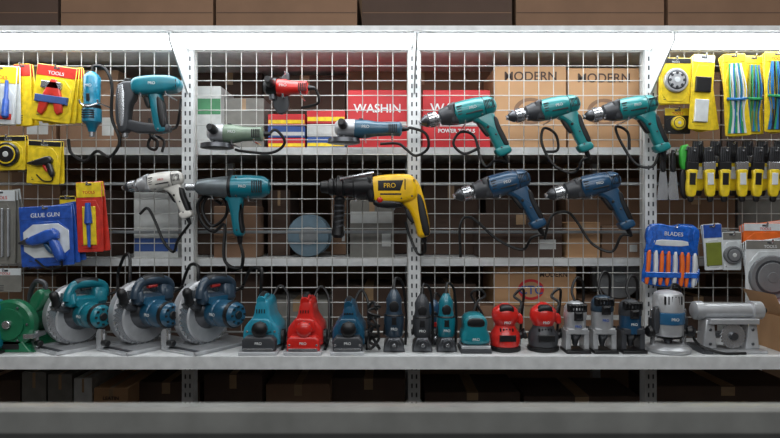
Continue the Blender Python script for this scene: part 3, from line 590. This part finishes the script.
b.lathe((0,-7,0),(0,-10,0),[(0,3),(4,4),(6,8),(7,13)],DST,20); b.lathe((0,-16,0),(0,-20,0),[(0,13),(2,14.5),(12,14.5),(13,13.5)],ALU,26); b.lathe((0,-28,0),(0,-30,0),[(0,15),(1,15.5),(11,15.5),(12,14)],mat('router_blue',(45,100,140),.35,coat=.3),26)
b.lathe((0,-39,0),(0,-41,0),[(0,14),(1,14.8),(16,14.4),(19,13),(21,9),(22,4)],ALU,26); b.text('PRO',0,-33.5,15.8,4,WINK)
for sx in (-1,1): b.lathe((sx*13,-20,2),(sx*24,-21,6),[(0,3),(3,3),(5,5.4),(9,5.8),(11,4)],BLK,16)
for i in range(6): b.box(-9+i*3.2,-7.8+i*3.2,-56,-48,8,14.5-.5*abs(i-2.5),BLK,.1)
b.prism([(-18,-44),(-12,-46),(-12,-20),(-18,-18)],2,10,DGR,1.5,1)
b.tube([(4,-60,-2),(8,-66,-6),(18,-60,-12),(21,-30,-16),(21,-1.5,-16)],1.4,CORD); b.done()
b=onshelf('bench_belt_sander',728,-.25); 
b.box(-32,30,-3,0,-14,16,ALU,.6); b.box(-34,-24,-5,0,-16,18,DST,.5)
for sx in (-22,20): b.prism([(sx-7,-3),(sx+7,-3),(sx+4,-32),(sx-4,-32)],-7,8,ALU,1.5,0)
b.lathe((-36,-40,0),(34,-40,0),[(0,6),(2,9),(9,9.5),(10,7.4),(57,7.4),(58,9.5),(68,9),(70,6)],ALU,26); b.box(-24,24,-33,-28,-12,13,ALU,.6); b.lathe((-18,-15,-6),(18,-15,-6),[(0,3.5),(36,3.5)],STL,14)
bl=[((13 if k%2 else 11.4)*math.cos(math.pi*k/20),(13 if k%2 else 11.4)*math.sin(math.pi*k/20)) for k in range(40)]
b.prism([(p[0],-16+p[1]) for p in bl],8,9.2,STL,.2,0,1); b.cyl((0,-16,-6),(0,-16,12),4,DST,14)
b.cyl((30,-40,0),(38,-40,0),2.6,BLK,12)
for sx in (-22,20):
    for q in (-8,-22): b.cyl((sx,q,7),(sx,q,9.2),1.6,DST,6)
b.tube([(-30,-20,-6),(-34,-12,0),(-33,-6.5,14),(-16,-1.5,20),(6,-1.5,20)],1.4,CORD); b.done()
b=onshelf('open_cardboard_carton',806,-.2); 
def wall(p,q,t=1.2,h=34): 
    b.loft([[(x,yy,dd) for x,dd in ((p[0]-t,p[1]-t),(q[0]+t,p[1]-t),(q[0]+t,q[1]+t),(p[0]-t,q[1]+t))] for yy in (0,-h)],KRAFT)
wall((-38,-26),(-38,26)); wall((38,-26),(38,26)); wall((-38,26),(38,26)); wall((-38,-26),(38,-26)); b.box(-38,38,-1.2,0,-26,26,KRAFT,.2)
b.loft([[(-38,-34,-26),(-38,-34,26),(-37,-33,26),(-37,-33,-26)],[(-48,-56,-26),(-48,-56,26),(-47,-55,26),(-47,-55,-26)]],KRAFT)
for i in range(6): b.box(-32+i*11,-24+i*11,-38-random.random()*4,-4,-18,18,REDB,.6)
b.done()
# ---------------------------------------------------------------- lights
def area(name,loc,rot,sx,sy,p,col=(1,1,1)):
    l=bpy.data.lights.new(name,'AREA'); l.shape='RECTANGLE'; l.size=sx; l.size_y=sy; l.energy=p; l.color=col
    o=bpy.data.objects.new(name,l); o.location=loc; o.rotation_euler=rot; sc.collection.objects.link(o)
area('ceiling_lamp',(0,-1.6,2.95),(math.radians(18),0,0),3.6,.5,32,(.97,.99,1))
area('ceiling_lamp',(0,-3.2,2.9),(math.radians(35),0,0),3.6,.6,46,(.97,.99,1))
w=bpy.data.worlds.new('World'); sc.world=w; w.use_nodes=True; bg=w.node_tree.nodes['Background']; bg.inputs[0].default_value=(.9,.95,1,1); bg.inputs[1].default_value=.3
# ---------------------------------------------------------------- camera
cam=bpy.data.cameras.new('camera'); co=bpy.data.objects.new('camera',cam); sc.collection.objects.link(co); sc.camera=co
cam.sensor_width=36; cam.lens=36*D/(780*U); co.location=(0,-D,Z0); co.rotation_euler=(math.pi/2,0,0)
cam.clip_start=.01; cam.dof.use_dof=True; cam.dof.focus_distance=2.3; cam.dof.aperture_fstop=4.5
